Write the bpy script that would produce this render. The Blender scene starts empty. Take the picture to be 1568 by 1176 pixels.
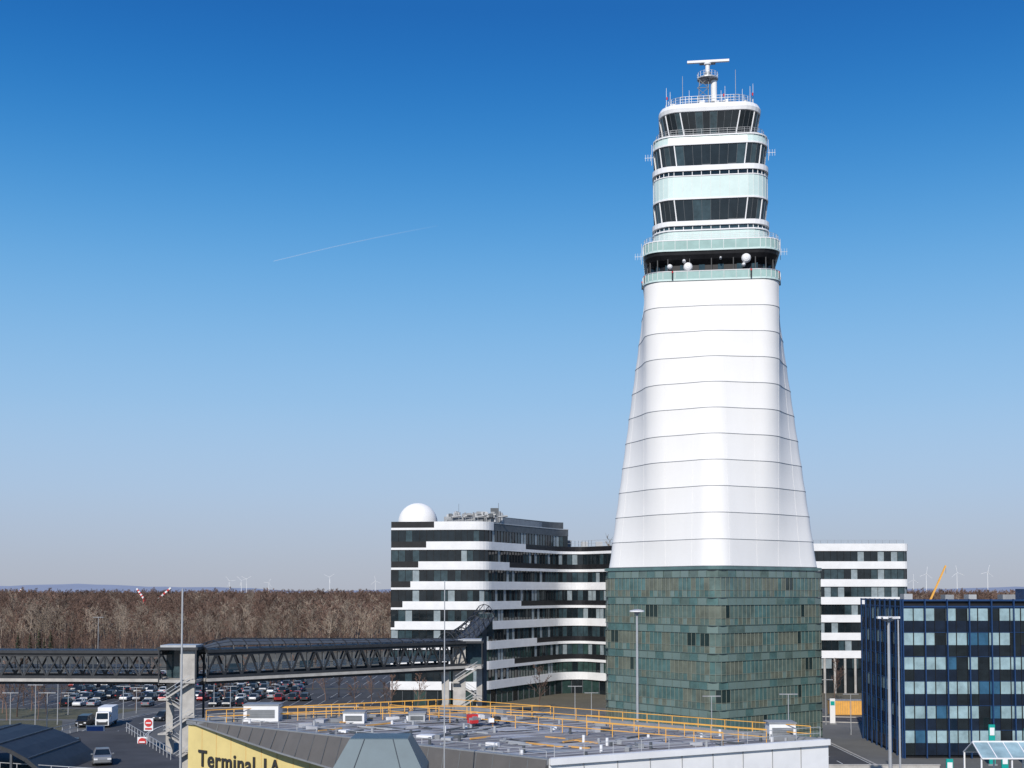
import bpy, math, random
from mathutils import Vector, Matrix
R = random.Random(7)
S = bpy.context.scene
EYE = 23.0
F = 1900.0
def gx(u, Y): return (u-784.0)/F*Y
def gz(v, Y): return EYE+(905.0-v)/F*Y

# ------------------------------------------------------------ materials
def mat(name, col, rough=0.7, metal=0.0, var=0.15, scale=1.0, spec=0.5, bump=0.0, objrand=0.0, col2=None, stretch=None):
    m = bpy.data.materials.new(name); m.use_nodes = True
    nt = m.node_tree; b = nt.nodes['Principled BSDF']
    b.inputs['Roughness'].default_value = rough
    b.inputs['Metallic'].default_value = metal
    b.inputs['Specular IOR Level'].default_value = spec
    tc = nt.nodes.new('ShaderNodeTexCoord')
    mp = nt.nodes.new('ShaderNodeMapping')
    nt.links.new(tc.outputs['Object'], mp.inputs[0])
    if stretch: mp.inputs['Scale'].default_value = stretch
    n = nt.nodes.new('ShaderNodeTexNoise'); n.inputs['Scale'].default_value = scale
    n.inputs['Detail'].default_value = 6; n.inputs['Roughness'].default_value = 0.65
    nt.links.new(mp.outputs[0], n.inputs['Vector'])
    rp = nt.nodes.new('ShaderNodeValToRGB')
    c2 = col2 if col2 else tuple(c*(1+var) for c in col)
    rp.color_ramp.elements[0].position = 0.3; rp.color_ramp.elements[1].position = 0.7
    rp.color_ramp.elements[0].color = (*[c*(1-var) for c in col], 1)
    rp.color_ramp.elements[1].color = (*[min(1, c) for c in c2], 1)
    nt.links.new(n.outputs['Fac'], rp.inputs[0])
    out = rp.outputs[0]
    if objrand > 0:
        oi = nt.nodes.new('ShaderNodeObjectInfo')
        mr = nt.nodes.new('ShaderNodeMapRange'); mr.inputs[3].default_value = 1-objrand; mr.inputs[4].default_value = 1+objrand
        nt.links.new(oi.outputs['Random'], mr.inputs[0])
        mx = nt.nodes.new('ShaderNodeVectorMath'); mx.operation = 'SCALE'
        nt.links.new(out, mx.inputs[0]); nt.links.new(mr.outputs[0], mx.inputs['Scale'])
        out = mx.outputs[0]
    nt.links.new(out, b.inputs['Base Color'])
    if bump > 0:
        bp = nt.nodes.new('ShaderNodeBump'); bp.inputs['Strength'].default_value = bump
        nt.links.new(n.outputs['Fac'], bp.inputs['Height']); nt.links.new(bp.outputs[0], b.inputs['Normal'])
    return m

M = {}
M['membrane'] = mat('white_membrane', (0.83,0.815,0.79), 1.0, var=0.025, scale=0.25, stretch=(1,1,0.3), spec=0.0)
M['seam'] = mat('membrane_seam', (0.74,0.73,0.71), 1.0, var=0.05, spec=0.0)
M['ring'] = mat('ring_steel', (0.26,0.27,0.29), 0.6, 0.1)
M['white'] = mat('white_cladding', (0.77,0.77,0.77), 0.55, var=0.07, scale=0.4, spec=0.3)
M['teal_lt'] = mat('pale_green_panel', (0.56,0.69,0.66), 0.3, var=0.06, scale=0.5)
M['teal_gl'] = mat('green_rim_glass', (0.36,0.51,0.47), 0.15, var=0.1, scale=0.6)
M['dglass'] = mat('dark_glass', (0.012,0.018,0.022), 0.04, var=0.4, scale=0.5, spec=0.6)
M['dglass2'] = mat('dark_glass_tinted', (0.035,0.06,0.07), 0.06, var=0.4, scale=0.8, spec=0.6)
M['dglass3'] = mat('glass_with_blinds', (0.26,0.31,0.33), 0.25, var=0.25, scale=0.8)
M['gglass'] = mat('green_ground_floor_glass', (0.03,0.06,0.055), 0.05, var=0.4, scale=0.8, spec=0.6)
M['black'] = mat('black_cladding', (0.014,0.014,0.016), 0.45, var=0.3, spec=.3)
M['dark'] = mat('dark_steel', (0.03,0.032,0.036), 0.55, 0.1, var=0.3)
M['dgrey'] = mat('dark_grey_metal', (0.09,0.10,0.11), 0.5, 0.2, var=0.2)
M['grey'] = mat('grey_metal', (0.28,0.29,0.30), 0.5, 0.2, var=0.15)
M['galv'] = mat('galvanised_steel', (0.45,0.46,0.47), 0.45, 0.3, var=0.1)
M['conc'] = mat('concrete', (0.42,0.40,0.37), 0.85, var=0.2, scale=0.8, bump=0.1)
M['asph'] = mat('asphalt', (0.055,0.055,0.058), 0.9, var=0.35, scale=0.15, bump=0.05)
M['pave'] = mat('paving', (0.13,0.128,0.12), 0.9, var=0.3, scale=0.06)
M['line'] = mat('road_paint', (0.6,0.6,0.58), 0.7, var=0.2, scale=2)
M['groundm'] = mat('dry_grass', (0.10,0.09,0.06), 0.95, var=0.35, scale=0.02, col2=(0.17,0.15,0.105))
M['verge'] = mat('grass_verge', (0.075,0.08,0.035), 0.95, var=0.4, scale=0.4, col2=(0.14,0.125,0.07))
M['litter'] = mat('forest_floor', (0.085,0.062,0.042), 1.0, var=0.3, scale=0.1)
M['barkg'] = mat('bark_grey', (0.27,0.215,0.165), 0.95, var=0.25, scale=1.5, objrand=0.5)
M['barkr'] = mat('bark_brown', (0.155,0.098,0.074), 0.95, var=0.25, scale=1.5, objrand=0.5)
M['conif'] = mat('conifer_needles', (0.03,0.045,0.018), 0.95, var=0.4, scale=2)
M['hill'] = mat('haze_tinted_hillside', (0.28,0.32,0.41), 1.0, var=0.05, scale=0.002, spec=0)  # distance haze is blended into this bluish base colour
M['roofg'] = mat('roof_membrane_grey', (0.25,0.24,0.245), 0.85, var=0.3, scale=0.22, bump=0.05, spec=.25)
M['roofg2'] = mat('roof_membrane_light', (0.38,0.39,0.42), 0.75, var=0.18, scale=0.5, spec=.25)
M['fascia'] = mat('fascia_metal', (0.12,0.112,0.105), 0.65, 0.1, var=0.15, scale=0.4)
M['yellow'] = mat('yellow_cladding', (0.72,0.58,0.24), 0.6, var=0.08, scale=0.6)
M['orange'] = mat('orange_guard_rail', (0.78,0.40,0.07), 0.6, var=0.12, scale=2)
M['red'] = mat('red_paint', (0.55,0.03,0.03), 0.5, var=0.1)
M['bluef'] = mat('blue_fin', (0.015,0.05,0.14), 0.35, 0.1, var=0.15)
M['bluep'] = mat('pale_window', (0.28,0.40,0.43), 0.2, var=0.28, scale=0.6)
M['bluep2'] = mat('blue_window', (0.035,0.11,0.19), 0.06, var=0.3, scale=0.6)
M['navy'] = mat('navy_spandrel_glass', (0.010,0.018,0.034), 0.1, var=0.3, scale=0.6)
M['tgA'] = mat('green_glass', (0.105,0.155,0.14), 0.07, var=0.3, scale=0.5, spec=0.8)
M['tgB'] = mat('green_glass_olive', (0.135,0.155,0.125), 0.1, var=0.3, scale=0.5, spec=0.8)
M['tgC'] = mat('green_glass_teal', (0.085,0.16,0.155), 0.07, var=0.3, scale=0.5, spec=0.8)
M['tgD'] = mat('green_glass_dark', (0.022,0.04,0.04), 0.05, var=0.25, scale=0.4, spec=0.8)
M['tsp'] = mat('green_spandrel', (0.155,0.22,0.205), 0.10, var=0.1, scale=0.3, spec=0.8)
M['tfin'] = mat('green_fin', (0.21,0.225,0.185), 0.35, var=0.1)
M['tfin2'] = mat('green_glass_joint', (0.10,0.14,0.13), 0.3, var=0.1)
M['hood'] = mat('blue_grey_sheet', (0.09,0.13,0.15), 0.5, 0.1, var=0.12, scale=0.5)
M['rubber'] = mat('tyre', (0.02,0.02,0.02), 0.9)
M['turq'] = mat('turquoise_sign', (0.0,0.33,0.28), 0.5, var=0.05)
M['sblue'] = mat('sign_blue', (0.02,0.10,0.35), 0.5, var=0.05)
M['txt'] = mat('sign_lettering', (0.03,0.03,0.03), 0.6)
M['canvas'] = mat('tarp_orange', (0.62,0.34,0.10), 0.8, var=0.15)
paints = []
for i,(c) in enumerate([(0.40,0.41,0.42),(0.02,0.02,0.022),(0.62,0.62,0.61),(0.10,0.11,0.13),(0.03,0.05,0.13),(0.25,0.02,0.02),(0.22,0.23,0.24),(0.05,0.055,0.06)]):
    paints.append(mat('car_paint_%s'%'abcdefgh'[i], c, 0.3, 0.2 if i not in(2,) else 0, var=0.03))

# ------------------------------------------------------------ mesh builder
class MB:
    def __init__(s): s.v=[]; s.f=[]; s.m=[]; s.ml=[]
    def mi(s,k):
        mm = M[k] if isinstance(k,str) else k
        if mm not in s.ml: s.ml.append(mm)
        return s.ml.index(mm)
    def add(s,vs,fs,k):
        o=len(s.v); s.v+= [tuple(x) for x in vs]; i=s.mi(k)
        for f in fs: s.f.append(tuple(o+a for a in f)); s.m.append(i)
    def box(s,cx,cy,cz,sx,sy,sz,k,rot=0.0):
        c,sn=math.cos(rot),math.sin(rot); vs=[]
        for dz in(-.5,.5):
            for dx,dy in((-.5,-.5),(.5,-.5),(.5,.5),(-.5,.5)):
                x,y=dx*sx,dy*sy; vs.append((cx+x*c-y*sn,cy+x*sn+y*c,cz+dz*sz))
        s.add(vs,[(3,2,1,0),(4,5,6,7),(0,1,5,4),(1,2,6,5),(2,3,7,6),(3,0,4,7)],k)
    def beam(s,p0,p1,w,k,h=None):
        p0=Vector(p0);p1=Vector(p1);d=(p1-p0)
        if d.length<1e-6:return
        d.normalize(); up=Vector((0,0,1)) if abs(d.z)<0.95 else Vector((0,1,0))
        a=d.cross(up).normalized(); b=a.cross(d).normalized(); h=h or w
        vs=[]
        for p in(p0,p1):
            for q,r in((-.5,-.5),(.5,-.5),(.5,.5),(-.5,.5)): vs.append(p+a*w*q+b*h*r)
        s.add(vs,[(3,2,1,0),(4,5,6,7),(0,1,5,4),(1,2,6,5),(2,3,7,6),(3,0,4,7)],k)
    def tube(s,p0,p1,r0,r1,n,k,cap=True):
        p0=Vector(p0);p1=Vector(p1);d=(p1-p0)
        if d.length<1e-6:return
        d.normalize(); up=Vector((0,0,1)) if abs(d.z)<0.95 else Vector((0,1,0))
        a=d.cross(up).normalized(); b=a.cross(d).normalized(); vs=[]
        for p,r in((p0,r0),(p1,r1)):
            for i in range(n):
                t=2*math.pi*i/n; vs.append(p+a*r*math.cos(t)+b*r*math.sin(t))
        fs=[(i,(i+1)%n,n+(i+1)%n,n+i) for i in range(n)]
        if cap: fs+=[tuple(range(n-1,-1,-1)),tuple(range(n,2*n))]
        s.add(vs,fs,k)
    def prism(s,poly,z0,z1,k,ktop=None):
        n=len(poly); vs=[(x,y,z0) for x,y in poly]+[(x,y,z1) for x,y in poly]
        s.add(vs,[(i,(i+1)%n,n+(i+1)%n,n+i) for i in range(n)]+[tuple(range(n-1,-1,-1))],k)
        s.add([(x,y,z1) for x,y in poly],[tuple(range(n))],ktop or k)
    def loft(s,rings,k,closed=True,caps=False):
        n=len(rings[0]); vs=[p for r in rings for p in r]; fs=[]
        for j in range(len(rings)-1):
            for i in range(n if closed else n-1):
                a=j*n+i;b=j*n+(i+1)%n; fs.append((a,b,b+n,a+n))
        if caps: fs+=[tuple(range(n-1,-1,-1)),tuple(range((len(rings)-1)*n,len(rings)*n))]
        s.add(vs,fs,k)
    def mesh(s,name,smooth=False):
        me=bpy.data.meshes.new(name); me.from_pydata(s.v,[],s.f)
        for m in s.ml: me.materials.append(m)
        me.polygons.foreach_set('material_index',s.m)
        if smooth: me.polygons.foreach_set('use_smooth',[True]*len(s.f))
        me.update(); return me
    def obj(s,name,parent=None,smooth=False,loc=None,rotz=0):
        o=bpy.data.objects.new(name,s.mesh(name,smooth)); S.collection.objects.link(o)
        if parent: o.parent=parent
        if loc: o.location=loc
        o.rotation_euler[2]=rotz
        return o
def empty(name,loc=(0,0,0),rotz=0):
    e=bpy.data.objects.new(name,None); S.collection.objects.link(e); e.location=loc; e.rotation_euler[2]=rotz; e.empty_display_size=1; return e
def inst(name,me,loc,rotz=0,scale=1):
    o=bpy.data.objects.new(name,me); S.collection.objects.link(o); o.location=loc; o.rotation_euler[2]=rotz
    o.scale=(scale,scale,scale); return o

# polyline tools --------------------------------------------------
def offs(poly,d):
    out=[]; n=len(poly)
    for i in range(n):
        ns=[]
        for a,b in((i-1,i),(i,i+1)):
            if a<0 or b>=n: continue
            dx,dy=poly[b][0]-poly[a][0],poly[b][1]-poly[a][1]; l=math.hypot(dx,dy); ns.append((dy/l,-dx/l))
        if len(ns)==1: nx,ny=ns[0]; k=1
        else:
            nx,ny=ns[0][0]+ns[1][0],ns[0][1]+ns[1][1]; l=math.hypot(nx,ny); nx/=l;ny/=l
            k=1/max(0.5,nx*ns[0][0]+ny*ns[0][1])
        out.append((poly[i][0]+nx*d*k,poly[i][1]+ny*d*k))
    return out
def band(mb,poly,z0,z1,o0,o1,k):
    A=offs(poly,o0);B=offs(poly,o1); rings=[]
    for a,b in zip(A,B): rings.append([(a[0],a[1],z0),(b[0],b[1],z0),(b[0],b[1],z1),(a[0],a[1],z1)])
    mb.loft(rings,k,True,True)
def plen(poly): return sum(math.dist(poly[i],poly[i+1]) for i in range(len(poly)-1))
def sub(poly,s0,s1):
    out=[];acc=0
    for i in range(len(poly)-1):
        a,b=poly[i],poly[i+1]; l=math.dist(a,b)
        def at(s): t=(s-acc)/l; return (a[0]+(b[0]-a[0])*t,a[1]+(b[1]-a[1])*t)
        if acc+l>s0 and acc<s1:
            if not out: out.append(at(max(s0,acc)))
            out.append(at(min(s1,acc+l)))
        acc+=l
    return out
def rnd(pts,r,n=6):
    out=[pts[0]]
    for i in range(1,len(pts)-1):
        a,b,c=Vector(pts[i-1]),Vector(pts[i]),Vector(pts[i+1])
        p=b+(a-b).normalized()*r; q=b+(c-b).normalized()*r
        for j in range(n+1):
            t=j/n; out.append(tuple(p*(1-t)**2+b*2*t*(1-t)+q*t*t))
    out.append(pts[-1]); return out
JR=random.Random(99)
def panels(mb,poly,z0,z1,w,choose,mull='black',off=0.0,mw=0.08,gap=0.0):
    # each pane is set at a very slightly different angle, as real glazing is
    L=plen(poly); n=max(1,round(L/w))
    for i in range(n):
        p=sub(poly,L*i/n,L*(i+1)/n)
        if len(p)<2: continue
        ln=[p[0],p[-1]]
        a,b=offs(ln,off+JR.uniform(0,.012))
        c,d=offs(ln,off+JR.uniform(0,.022))
        mb.add([(a[0],a[1],z0),(b[0],b[1],z0),(d[0],d[1],z1),(c[0],c[1],z1)],[(0,1,2,3)],choose(i))
        if mull:
            q=offs(ln,off+0.05)[0]
            mb.beam((q[0],q[1],z0),(q[0],q[1],z1),mw,mull,0.14)

# ------------------------------------------------------------ control tower
TX,TY=32.2,200.0
tower=empty('control_tower',(TX,TY,0),math.radians(-7.5))
def rsq(hw,r,z,rot=0,ns=8,nc=6):
    pts=[];c,s=math.cos(rot),math.sin(rot)
    for q in range(4):
        ang=q*math.pi/2; cx,cy=hw-r,hw-r
        loc=[]
        for j in range(nc+1):
            t=math.pi/2*j/nc; loc.append((cx+r*math.cos(t),cy+r*math.sin(t)))
        for j in range(1,ns):
            loc.append((cx-2*cx*j/ns,hw))
        ca,sa=math.cos(ang),math.sin(ang)
        for x,y in loc:
            X,Y=x*ca-y*sa,x*sa+y*ca
            pts.append((X*c-Y*s,X*s+Y*c,z))
    return pts
def polar(pts,n=200):
    pa=sorted([(math.atan2(p[1],p[0]),p[0],p[1]) for p in pts])
    out=[]
    for i in range(n):
        th=-math.pi+2*math.pi*(i+0.5)/n
        dx,dy=math.cos(th),math.sin(th); best=None
        for j in range(len(pa)):
            a=pa[j];b=pa[(j+1)%len(pa)]
            ex,ey=b[1]-a[1],b[2]-a[2]; den=dx*ey-dy*ex
            if abs(den)<1e-9: continue
            t=(a[1]*ey-a[2]*ex)/den; u=(a[1]*dy-a[2]*dx)/den
            if t>0 and -1e-6<=u<=1+1e-6: best=t;break
        out.append((th,best))
    return out
HB,RB=12.65,3.2
baseP=polar(rsq(HB,RB,0,math.pi/4,8,10)); topP=polar(rsq(10.5,3.2,0,0,8,10))
def mring(t,z,extra=0):
    return [((rb*(1-t)+rt*t+extra)*math.cos(th),(rb*(1-t)+rt*t+extra)*math.sin(th),z) for (th,rb),(_,rt) in zip(baseP,topP)]
mb=MB(); rb_=MB(); sm=MB()
ZB,ZT=26.75,70.95
SP=(ZT-ZB)/11
for k in range(11):
    z0=ZB+SP*k; rings=[]
    for j in range(9):
        t=j/8; z=z0+0.04+t*(SP-.08)
        rings.append(mring((z-ZB)/(ZT-ZB),z,-0.01-0.07*math.sin(math.pi*t)))
    mb.loft(rings,'membrane')
    for i in range(6,200,12):
        for j in range(0,8,2):
            a=Vector(rings[j][i]);b=Vector(rings[j+2][i]); sm.beam(a,b,.04,'seam',.02)
for k in range(12):
    z=ZB+SP*k; t=(z-ZB)/(ZT-ZB)
    rb_.loft([mring(t,z-0.045,-.1),mring(t,z-0.045,.03),mring(t,z+0.045,.03),mring(t,z+0.045,-.1)],'ring')
mb.obj('membrane',tower,True)
sm.obj('membrane_seams',tower)
rb_.obj('steel_rings',tower)
# glass base
g=MB()
bp=[(p[0],p[1]) for p in rsq(12.6,1.8,0,math.pi/4)]; bp=bp+[bp[0]]
g.prism([(p[0]*.975,p[1]*.975) for p in bp[:-1]],0,26.4,'black','dgrey')
fl=[26.2-4.15*i for i in range(7)]
for i,zt in enumerate(fl):
    zb=max(0.1,zt-4.15)
    panels(g,bp,zt-1.1,zt-0.04,1.8,lambda i:R.choice(['tsp','tsp','tsp','tgC','tgA']),'tfin2',0,0.04)
    band(g,bp,zt-1.17,zt-1.1,-.1,0.10,'tfin2')
    state={'m':'tgA','n':0}
    def ch(j):
        if state['n']<=0:
            state['m']=R.choice(['tgA','tgB','tgB','tgC','tgA','tgC']); state['n']=R.randint(2,9)
            if R.random()<.2: state['m']='tgD'; state['n']=R.randint(1,3)
        state['n']-=1
        return state['m'] if R.random()<.88 else R.choice(['tgA','tgC','tgB'])
    zm=zb+1.1
    panels(g,bp,zm,zt-1.17,0.9,ch,'tfin',-0.03,0.05)
    panels(g,bp,zb+0.08,zm-.05,0.9,lambda j:R.choice(['tgA','tgA','tgB','tsp','tgC']),'tfin',-0.02,0.05)
    band(g,bp,zm-.05,zm,-.1,0.05,'tfin')
    band(g,bp,zb-0.02,zb+0.08,-.1,0.10,'tfin2')
band(g,bp,26.2,26.66,-.3,0.22,'tgC')
g.obj('glass_podium',tower)
# head (modelled from its own datum, then raised onto the shaft)
h=MB()
def ring(hw,z,r=3.2): return rsq(hw,min(r,hw*.45),z)
def shell(hw0,z0,hw1,z1,k,r=3.2): h.loft([ring(hw0,z0,r),ring(hw1,z1,r)],k)
def slab(hw,z0,z1,k,r=3.2,inner=2.0): h.loft([ring(hw-inner,z0,r),ring(hw,z0,r),ring(hw,z1,r),ring(hw-inner,z1,r)],k)
def glz(hw0,z0,hw1,z1,dark='dglass'):
    a,b=ring(hw0,z0),ring(hw1,z1); n=len(a)
    for i in range(n):
        j=(i+1)%n
        h.add([a[i],a[j],b[j],b[i]],[(0,1,2,3)],dark if R.random()<.7 else 'dglass2')
        oo=1.006; q=i%14
        wht=q in(0,3,6)
        h.beam((a[i][0]*oo,a[i][1]*oo,z0),(b[i][0]*oo,b[i][1]*oo,z1),0.17 if wht else 0.05,'white' if wht else 'dgrey')
        if R.random()<.35:
            h.beam((a[i][0]*1.002,a[i][1]*1.002,z0+.02),(a[j][0]*1.002,a[j][1]*1.002,z0+.02),.05,'dgrey',.5+R.random()*.5)
def rail(hw,z,hh,k='galv',r=3.2,step=1):
    for q in(0.35,0.7,1.0):
        a=ring(hw,z+hh*q,r); n=len(a)
        for i in range(n): h.beam(a[i],a[(i+1)%n],0.045,k)
    a=ring(hw,z,r)
    for i in range(0,len(a),step): h.beam(a[i],(a[i][0],a[i][1],z+hh),0.05,k)
slab(10.65,70.75,71.0,'teal_lt'); shell(10.62,71.0,10.62,72.1,'teal_gl'); slab(10.66,72.1,72.22,'galv',3.2,.3)
for p in ring(10.66,71.0): h.beam(p,(p[0],p[1],72.1),.07,'galv')
h.loft([ring(10.2,71.2),ring(0.5,71.2)],'dgrey')
shell(9.0,71.2,9.0,75.0,'black')
a=ring(9.9,72)
for i in range(0,len(a),2): h.beam((a[i][0],a[i][1],71.2),(a[i][0],a[i][1],74.9),.14,'dark')
a=ring(9.03,72)
for i in range(1,len(a),2): h.beam((a[i][0],a[i][1],72.4),(a[i][0],a[i][1],74.7),.9,'dglass2',.1)
h.loft([ring(9.0,73.4),ring(9.9,74.1),ring(10.35,74.7),ring(10.45,75.2)],'black')
slab(10.6,75.2,75.45,'teal_lt'); shell(10.55,75.45,10.6,76.75,'teal_gl'); slab(10.64,76.75,76.9,'white',3.2,.5)
for p in ring(10.63,75.4): h.beam(p,(p[0],p[1],76.9),.06,'white')
h.loft([ring(10.4,75.6),ring(7,75.6)],'grey')
rail(10.4,76.9,.8)
shell(9.0,75.6,9.0,78.6,'teal_lt')
slab(9.15,78.6,78.8,'white'); shell(8.85,78.8,8.85,79.4,'dglass2'); slab(9.15,79.4,80.1,'white')
glz(8.45,80.1,8.85,83.4)
slab(9.05,83.4,83.65,'white'); shell(8.95,83.65,8.95,86.9,'teal_lt'); slab(9.02,86.9,87.05,'white')
for p in ring(8.97,83.65): h.beam(p,(p[0],p[1],86.9),.035,'galv')
for p in ring(9.02,75.8): h.beam(p,(p[0],p[1],78.6),.035,'galv')
shell(8.85,87.05,8.85,87.7,'dglass'); slab(9.1,87.7,88.5,'white')
for p in ring(8.87,87.05): h.beam(p,(p[0],p[1],87.7),.1,'white')
for p in ring(8.87,78.8): h.beam(p,(p[0],p[1],79.4),.1,'white')
glz(8.4,88.5,8.8,91.7)
slab(9.0,91.7,91.95,'white'); shell(8.95,91.95,8.85,93.0,'teal_lt'); slab(9.0,93.0,93.2,'white')
for p in ring(8.98,91.95): h.beam(p,(p[0],p[1],93.0),.03,'galv')
h.loft([ring(8.8,93.1),ring(5,93.1)],'grey')
rail(8.5,93.2,1.0,'grey')
glz(7.1,93.1,7.85,97.0)
h.loft([ring(7.5,97.0),ring(8.0,97.15),ring(8.1,97.7),ring(7.8,98.4),ring(7.3,98.6),ring(3,98.6)],'white')
rail(6.9,98.6,1.25,'galv'); rail(6.0,98.6,1.6,'grey',3.2,2)
h.loft([ring(5,98.6),ring(5,99.6),ring(1,99.6)],'grey')
for i in range(18):
    h.box(R.uniform(-6,6),R.uniform(-6,-3),98.6+R.uniform(.2,.6),R.uniform(.3,1.1),.4,R.uniform(.4,1.4),R.choice(['galv','grey','dgrey','white']))
shell(7.2,71,7.2,93,'black'); shell(6.2,93,6.6,97,'black')
KH=1.045
def raise_head(o): o.scale=(1,1,KH); o.location.z=(ZT+.03)-70.75*KH
raise_head(h.obj('tower_head',tower))
e=MB()
def dish(x,y,z,r):
    e.tube((x,y,z),(x,y-0.35,z),r,r,16,'white'); e.loft([[(x+r*q*math.cos(t*math.pi/8),y-.35-d,z+r*q*math.sin(t*math.pi/8)) for t in range(16)] for q,d in((1,0),(.8,.25),(.45,.4),(.05,.45))],'white')
    e.beam((x,y,z-r*.2),(x,y+.9,z-.5),.12,'dark')
for x,z,r in((5.3,74.0,.72),(-3.6,72.9,.7),(-6.4,73.0,.42),(-4.2,73.8,.28),(4.9,73.0,.3),(1.4,74.1,.2)): dish(x,-9.75,z,r)
for x,y in((-6,-10.8),(6,-10.8),(10.8,-5),(-10.8,-5),(-10.3,-8.6),(10.3,-8.8)):
    e.tube((x,y,70.9),(x,y,71.9),.12,.12,8,'dark'); e.tube((x,y,71.9),(x,y,72.15),.14,.14,8,'red')
    e.beam((x,y,71.3),(x*.96,y*.96,71.3),.08,'dark')
for sx in(-1,1):
    for zz,rr in((76.0,10.6),(91.3,8.9)):
        e.beam((sx*rr,-5,zz),(sx*(rr+1.4),-5,zz),.05,'galv')
        for q in(.5,.9,1.3): e.beam((sx*(rr+q),-5,zz-.5),(sx*(rr+q),-5,zz+.5),.04,'galv')
        e.tube((sx*(rr+.3),-5,zz-1.2),(sx*(rr+.3),-5,zz+2.0),.04,.04,6,'galv')
e.tube((-4.2,-2,98.6),(-4.2,-2,105.0),.06,.035,8,'galv'); e.tube((4.3,-2,98.6),(4.3,-2,105.6),.06,.035,8,'galv')
for x,y,t in((-6.8,-6.2,3.0),(6.8,-6.2,3.0),(-6.2,-6.9,2.1),(6.3,-6.8,2.4),(-3.2,-6.9,2.2),(2.4,-6.9,2.6),(2.1,1,5.0),(5.1,-6.9,2.0)):
    e.tube((x,y,98.4),(x,y,98.6+t),.05,.03,6,'galv')
for x,y in((-6.7,-6.7),(6.7,-6.7),(2.2,-6.9)):
    e.tube((x,y,99.6),(x,y,100.0),.12,.12,8,'red')
for sx,sy in((-1,-1),(1,-1),(1,1),(-1,1)):
    e.beam((sx*.9-.9,sy*.9,98.6),(sx*.7-.7,sy*.7,105.0),.12,'dgrey')
for i in range(4):
    za,zb=98.8+i*1.55,98.8+(i+1)*1.55
    e.beam((-1.8,-.9,za),(0,-.9,zb),.07,'dgrey'); e.beam((0,-.9,za),(-1.8,-.9,zb),.07,'dgrey'); e.beam((-1.8,-.9,zb),(0,-.9,zb),.08,'dgrey')
e.tube((.9,0,98.6),(.9,0,104.8),.5,.5,14,'white')
e.tube((-.1,0,105.0),(-.1,0,105.2),1.7,1.7,20,'galv')
for i in range(16):
    t=i*math.pi/8; t2=(i+1)*math.pi/8
    e.beam((-.1+1.65*math.cos(t),1.65*math.sin(t),105.2),(-.1+1.65*math.cos(t),1.65*math.sin(t),106.0),.04,'galv')
    for zz in(105.6,106.0): e.beam((-.1+1.65*math.cos(t),1.65*math.sin(t),zz),(-.1+1.65*math.cos(t2),1.65*math.sin(t2),zz),.04,'galv')
e.tube((-.1,0,105.2),(-.1,0,106.2),.65,.5,14,'grey'); e.tube((-.1,0,106.2),(-.1,0,107.6),.36,.36,14,'white'); e.tube((-.1,0,107.4),(-.1,0,107.7),.55,.55,14,'white')
e.box(0,0,107.95,6.8,.45,.36,'white'); e.box(-.1,.4,107.75,2.6,.5,.2,'grey')
raise_head(e.obj('radar_and_aerials',tower))

# ------------------------------------------------------------ office building (centre)
off=empty('office_building')
P=[(-24.5,251.5),(-5.6,250.0),(0.8,262.0),(11.0,280.0),(16.0,281.5),(24,272.0),(34,262.0)]
poly=rnd(P,2.6,6)
L=plen(poly)
sC=19.0
sB=0
acc=0
for i in range(len(poly)-1):
    acc+=math.dist(poly[i],poly[i+1])
    if poly[i+1][0]/poly[i+1][1]>0.0435: sB=acc;break
polyA=sub(poly,0,sB); polyB=sub(poly,sB,L)
w=MB()
inA=offs(polyA,-.5); inB=offs(polyB,-.5)
w.prism(inA+[(inA[-1][0],300),(-22,300)],0,36.9,'black','dgrey')
w.prism(inB+[(40,300),(inB[0][0],300)],0,32.9,'black','dgrey')
w.obj('core_walls',off)
w=MB()
def chw(j):
    r=R.random()
    return 'dglass' if r<.48 else('dglass2' if r<.80 else 'dglass3')
def chdark(j):
    r=R.random()
    return 'dglass' if r<.62 else('dglass2' if r<.92 else 'dglass3')
HT=.84
for k in range(9):
    zc=36.2-4.03*k
    pl=polyA if k==0 else poly
    LL=plen(pl)
    s1=max(0,8.8-1.6*k)
    if k==0: s2=sC+3
    else: s2=[0,sC+17,sC+9.8,LL,sC+15,LL,sC+22,sC+12,LL][k]
    s2=min(s2,LL)
    if k>=6: s1=0
    if s1>0.1: band(w,sub(pl,0,s1+.01),zc-HT,zc-.4,-.3,.12,'white'); band(w,sub(pl,0,s1),zc-.4,zc+HT,-.3,.06,'black')
    band(w,sub(pl,s1,s2),zc-HT,zc+HT,-.3,.22,'white')
    if k>0:
        if s2<LL-.5:
            band(w,sub(pl,s2,LL),zc-HT,zc-.25,-.3,.20,'white'); band(w,sub(pl,s2,LL),zc-.25,zc+HT,-.3,.05,'black')
    else: band(w,sub(pl,s2,LL),zc-HT,zc+.6,-.3,.05,'dgrey'); band(w,sub(pl,s2,LL),zc+.6,zc+.8,-.3,.15,'galv')
w.obj('facade_bands',off)
w=MB()
for k in range(8):
    zt=36.2-4.03*k-HT; zb=zt-4.03+2*HT
    pl=polyA if k==0 else poly
    panels(w,sub(pl,0,sC-6),zb,zt,1.45,chdark,'black',-.12,.07)
    panels(w,sub(pl,sC-6,plen(pl)),zb,zt,1.25,chw if k<6 else (lambda j:R.choice(['gglass','dglass','dglass2','gglass','dglass3'])),'black',-.12,.07)
panels(w,poly,0,3.2,2.4,lambda j:R.choice(['dglass','gglass','gglass']),'dgrey',-.3,.12)
w.obj('windows',off)
w=MB()
dx,dy,dr=-19.6,258.0,4.1
rings=[]
for j in range(9):
    t=j/8*math.pi/2
    rings.append([(dx+dr*math.cos(t)*math.cos(a*math.pi/16),dy+dr*math.cos(t)*math.sin(a*math.pi/16),37.2+4.1*math.sin(t)) for a in range(32)])
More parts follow.
